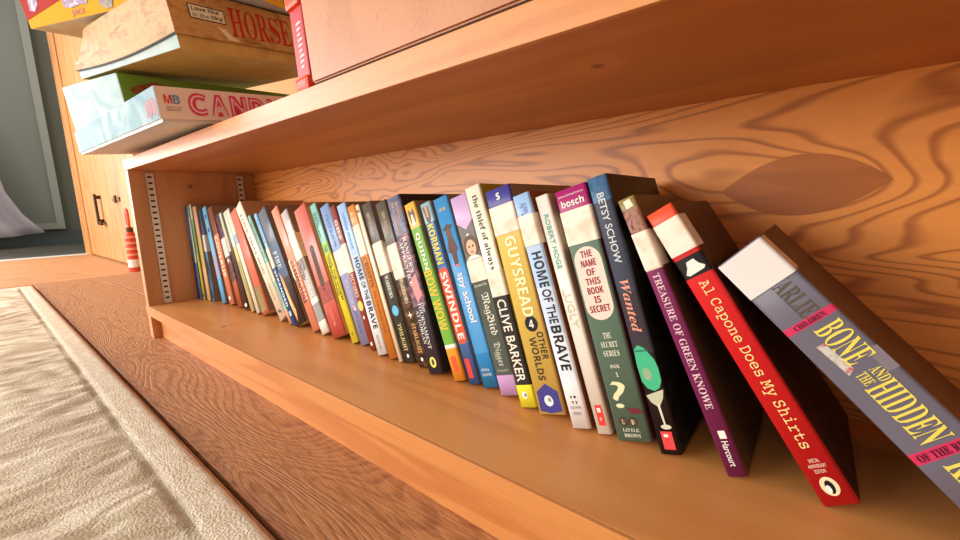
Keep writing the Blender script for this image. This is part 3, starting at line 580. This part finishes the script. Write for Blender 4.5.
# white game box whose end reads CANDY
cb = thing('game_box', 'flat white game box with pink bubble letters on its end, lowest of the stack', 'game box', mat=rotm((.4676, -.0514, .3118), .89, 5.49, .94), group='stacked board game boxes')
L_, W_, h_ = .5171, .27, .0423
obj('tray', bx(-L_ + .002, -.002, .002, W_ - .002, 0, h_ - .006), flat((206, 208, 206), .4), cb)
bm = bmesh.new(); box(bm, -L_, 0, 0, W_, .0035, h_, 0, .001)
for f in bm.faces:
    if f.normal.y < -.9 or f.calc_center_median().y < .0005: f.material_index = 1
mats = [flat((236, 218, 200), .45), M_FRONT_GLARE, flat((214, 72, 104), .45), flat((244, 196, 200), .45), flat((220, 60, 56), .4), flat((90, 150, 196), .4), flat((90, 70, 60), .5), flat((168, 104, 112), .6)]
X = .0004
box(bm, -.001, X * .6, .006, .029, .012, .034, 0)
put_text(bm, 'M', (X * 2, .008, .022), (0, .0085, 0), (0, 0, .0105), 4, 'bold'); put_text(bm, 'B', (X * 2, .0175, .022), (0, .0075, 0), (0, 0, .0105), 5, 'bold')
put_text(bm, 'MILTON', (X * 2, .009, .0165), (0, .016, 0), (0, 0, .002), 6); put_text(bm, 'BRADLEY', (X * 2, .009, .0135), (0, .016, 0), (0, 0, .002), 6)
y0 = .034
for ch in 'CANDY':
    put_text(bm, ch, (X, y0, .009), (0, .022, 0), (0, 0, .028), 2, 'bold', .055); put_text(bm, ch, (X * 2, y0 + .002, .0115), (0, .018, 0), (0, 0, .023), 3, 'sans', -.012); y0 += .0255
for k in range(5): poly(bm, [(-.004 - .009 * k, -.0003, .006 + .005 * (k % 3)), (-.011 - .009 * k, -.0003, .009), (-.012 - .009 * k, -.0003, .03), (-.005 - .009 * k, -.0003, .026 + .004 * (k % 2))], 7)
obj('lid', bm, mats, cb)

# green box with wrapped end, its white glare painted into the colour
gb = thing('game_box', 'green game box with white glare painted on its shrink-wrapped front, second from the bottom of the stack', 'game box', mat=rotm((.1347, -.0117, .3634), 15.2, 7.0, 0.0), group='stacked board game boxes')
bm = bmesh.new(); box(bm, -.19, 0, 0, .40, 0, .084, 0, .004)
for f in bm.faces:
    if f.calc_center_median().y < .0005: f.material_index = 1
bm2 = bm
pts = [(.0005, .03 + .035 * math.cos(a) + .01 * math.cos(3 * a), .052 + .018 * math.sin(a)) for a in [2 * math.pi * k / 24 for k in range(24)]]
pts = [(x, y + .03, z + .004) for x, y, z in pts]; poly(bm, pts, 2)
obj('carton', bm, [flat((116, 158, 60), .45), blotch('wrap_glare_white', [(112, 152, 160), (158, 184, 186), (206, 214, 210)], 14, .5), blotch('brown_print', [(128, 66, 38), (166, 96, 54)], 60)], gb)

# worn tan box lettered HORSE: tray and bowed lid
hb = thing('game_box', 'worn tan game box with red slab letters and a small handwritten sticker', 'game box', mat=rotm((.3275, .0219, .4520), 12.95, 9.5, .3), group='stacked board game boxes')
LX, WX = .3262, .33
bm = bmesh.new(); box(bm, -LX + .003, -.003, .003, WX, 0, .03, 0, .001)
for f in bm.faces:
    if f.calc_center_median().y < .0035: f.material_index = 1
obj('tray', bm, [blotch('tan_board', [(206, 166, 96), (188, 146, 80)], 30), blotch('pale_glare_board', [(136, 160, 164), (168, 184, 184)], 20)], hb)  # tray is tan; its front is paler, with glare put into the colour
bm = bmesh.new(); M_TAN = blotch('worn_tan', [(178, 126, 70), (200, 152, 92), (148, 98, 52)], 24, .5, (1, 1, 2.5), 4)
n = 14
lo, hi, lo2, hi2 = [], [], [], []
for k in range(n + 1):
    t = k / n; x = -LX * t; sag = -.012 * math.sin(math.pi * t) * .6 - .006 * t; crush = .045 * max(0, (t - .75) / .25) ** 2
    lo.append(bm.verts.new((x, 0, .020 + sag))); hi.append(bm.verts.new((x + crush, .012 * t, .086 - .012 * t * t)))
    lo2.append(bm.verts.new((x, WX + .003, .018))); hi2.append(bm.verts.new((x + crush, WX + .003, .084)))
for k in range(n):
    bm.faces.new((lo[k], hi[k], hi[k + 1], lo[k + 1])); bm.faces.new((hi[k], hi2[k], hi2[k + 1], hi[k + 1])); bm.faces.new((lo2[k], lo2[k + 1], hi2[k + 1], hi2[k]))
bm.faces.new((lo[0], lo2[0], hi2[0], hi[0])); bm.faces.new((lo[n], hi[n], hi2[n], lo2[n]))
# white torn edge along the lid's rim
for k in range(n):
    a, b_ = lo[k].co, lo[k + 1].co
    poly(bm, [(a.x, -.0004, a.z), (b_.x, -.0004, b_.z), (b_.x, -.0004, b_.z + .002), (a.x, -.0004, a.z + .002)], 2)
X = .0005
poly(bm, [(X, .030, .046), (X, .090, .045), (X, .090, .066), (X, .030, .067)], 2)
poly(bm, [(X * 1.3, .0315, .0475), (X * 1.3, .0885, .0465), (X * 1.3, .0885, .0645), (X * 1.3, .0315, .0655)], 3)
put_text(bm, 'Love like', (X * 1.8, .035, .058), (0, .045, 0), (0, 0, .006), 2, 'bold'); put_text(bm, 'in the', (X * 1.8, .035, .049), (0, .026, 0), (0, 0, .006), 2, 'sans'); put_text(bm, 'Sky', (X * 1.8, .065, .048), (0, .02, 0), (0, 0, .0075), 2, 'bold')
y0 = .098
for ch, wd in zip('HORSE', (.027, .0255, .0255, .024, .026)):
    put_text(bm, ch, (X, y0, .030), (0, wd * .92, 0), (0, 0, .044), 1, 'sb'); y0 += wd
poly(bm, [(X, .072, .040), (X, .086, .038), (X, .095, .030), (X, .11, .022), (X, .088, .022)], 4)
ob = obj('lid', bm, [M_TAN, flat((190, 36, 28), .5), flat((40, 36, 34), .6), flat((226, 214, 186), .5), flat((230, 206, 170), .6)], hb)

# yellow and red box on top
yb = thing('game_box', 'yellow and red game box at the top of the stack', 'game box', mat=rotm((.3625, .0861, .5515), 12.95, 9.5, .3) @ Matrix.Rotation(R(12.7), 4, 'Z'), group='stacked board game boxes')
bm = bmesh.new(); box(bm, -.4315, 0, 0, .30, 0, .09, 0, .001)
for f in bm.faces:
    if f.calc_center_median().z < .0005: f.material_index = 1
Yf = -.0005
poly(bm, [(-.4318, Yf, .0135), (-.06, Yf, .0895), (-.4318, Yf, .0895)], 2)
poly(bm, [(-.417, Yf * 2, .026), (-.405, Yf * 2, .024), (-.393, Yf * 2, .034), (-.392, Yf * 2, .055), (-.412, Yf * 2, .055)], 3)
poly(bm, [(-.337, Yf * 2, .020), (-.318, Yf * 2, .0165), (-.300, Yf * 2, .019), (-.284, Yf * 2, .018), (-.279, Yf * 2, .03), (-.285, Yf * 2, .05), (-.335, Yf * 2, .05)], 3)
poly(bm, [(-.257, Yf * 2, .012), (-.245, Yf * 2, .004), (-.232, Yf * 2, .005), (-.228, Yf * 2, .014), (-.231, Yf * 2, .04), (-.258, Yf * 2, .04)], 4)
put_text(bm, 'JACK', (-.325, Yf * 2, .003), (.031, 0, 0), (0, 0, .0105), 5, 'bold')
for k, c in enumerate((3, 4, 6, 7, 3, 7, 6)):
    yy = .06 + k * .026; poly(bm, [(.0006, yy, .008), (.0006, yy + .018, .010), (.0006, yy + .02, .05), (.0006, yy, .05)], c)
obj('carton', bm, [flat((228, 168, 16), .75), blotch('pale_blue_base', [(170, 204, 212), (206, 222, 220), (196, 168, 140)], 6), flat((178, 40, 30), .75), blotch('violet_print', [(196, 172, 206), (126, 84, 148), (226, 226, 232)], 60), blotch('grey_print', [(96, 92, 104), (160, 140, 120), (214, 200, 190)], 60), flat((176, 70, 16), .4), flat((226, 150, 170), .4), flat((126, 166, 60), .4)], yb)

# wooden box with a plain scratched front, at the right
wb = thing('wooden_box', 'pinkish brown wooden box with pale scratches standing at the front of the bookcase top', 'box', mat=rotm((.733, .0015, .3117), 0.0, 0, 0))
M_WB = wood('box_veneer', (198, 134, 92), (168, 106, 70), scale=(9, 6, 5), rings=2, nscale=1.2, sharp=.35, fine=.45, rough=.45, bump=.08)
bm = bmesh.new(); hexa(bm, [(x - (.019 * (z > .1) if x == 0 else 0), y, z) for x in (0, .42) for y in (0, .2) for z in (.003, .16)]); bmesh.ops.bevel(bm, geom=bm.edges[:], offset=.002, segments=2, affect='EDGES')
random.seed(9)
for k in range(70):
    x, z, s = random.uniform(.01, .24), random.uniform(.012, .12), random.uniform(.003, .008); a = random.uniform(.5, 1.3)
    dx, dz = s * math.cos(a), s * math.sin(a); poly(bm, [(x, -.0002, z), (x + dx, -.0002, z + dz), (x + dx + .0004, -.0002, z + dz), (x + .0005, -.0002, z)], 1)
obj('carcass', bm, [M_WB, flat((232, 184, 140), .5)], wb)
obj('base', bx(.002, .418, .001, .199, 0, .0032), M_GAP, wb)
# red ring-bound folder seen edge on between the boxes
rb = thing('binder', 'red folder standing on edge between the worn tan box and the wooden box', 'binder', mat=rotm((.6975, .004, .3122), 0, 0, -5))
bm = bmesh.new(); box(bm, 0, .023, .004, .20, .0, .16, 0, .002); box(bm, -.001, .024, 0, .02, 0, .014, 1, .004); box(bm, -.001, .024, 0, .02, .078, .16, 1, .004)
for k in range(9): poly(bm, [(.010, .0036, .022 + k * .005), (.016 + .002 * (k % 3), .0036, .023 + k * .005), (.016, .0036, .025 + k * .005), (.010, .0036, .0245 + k * .005)], 2)
obj('cover', bm, [flat((196, 60, 70), .4), flat((236, 76, 40), .4), flat((236, 200, 206), .5)], rb)
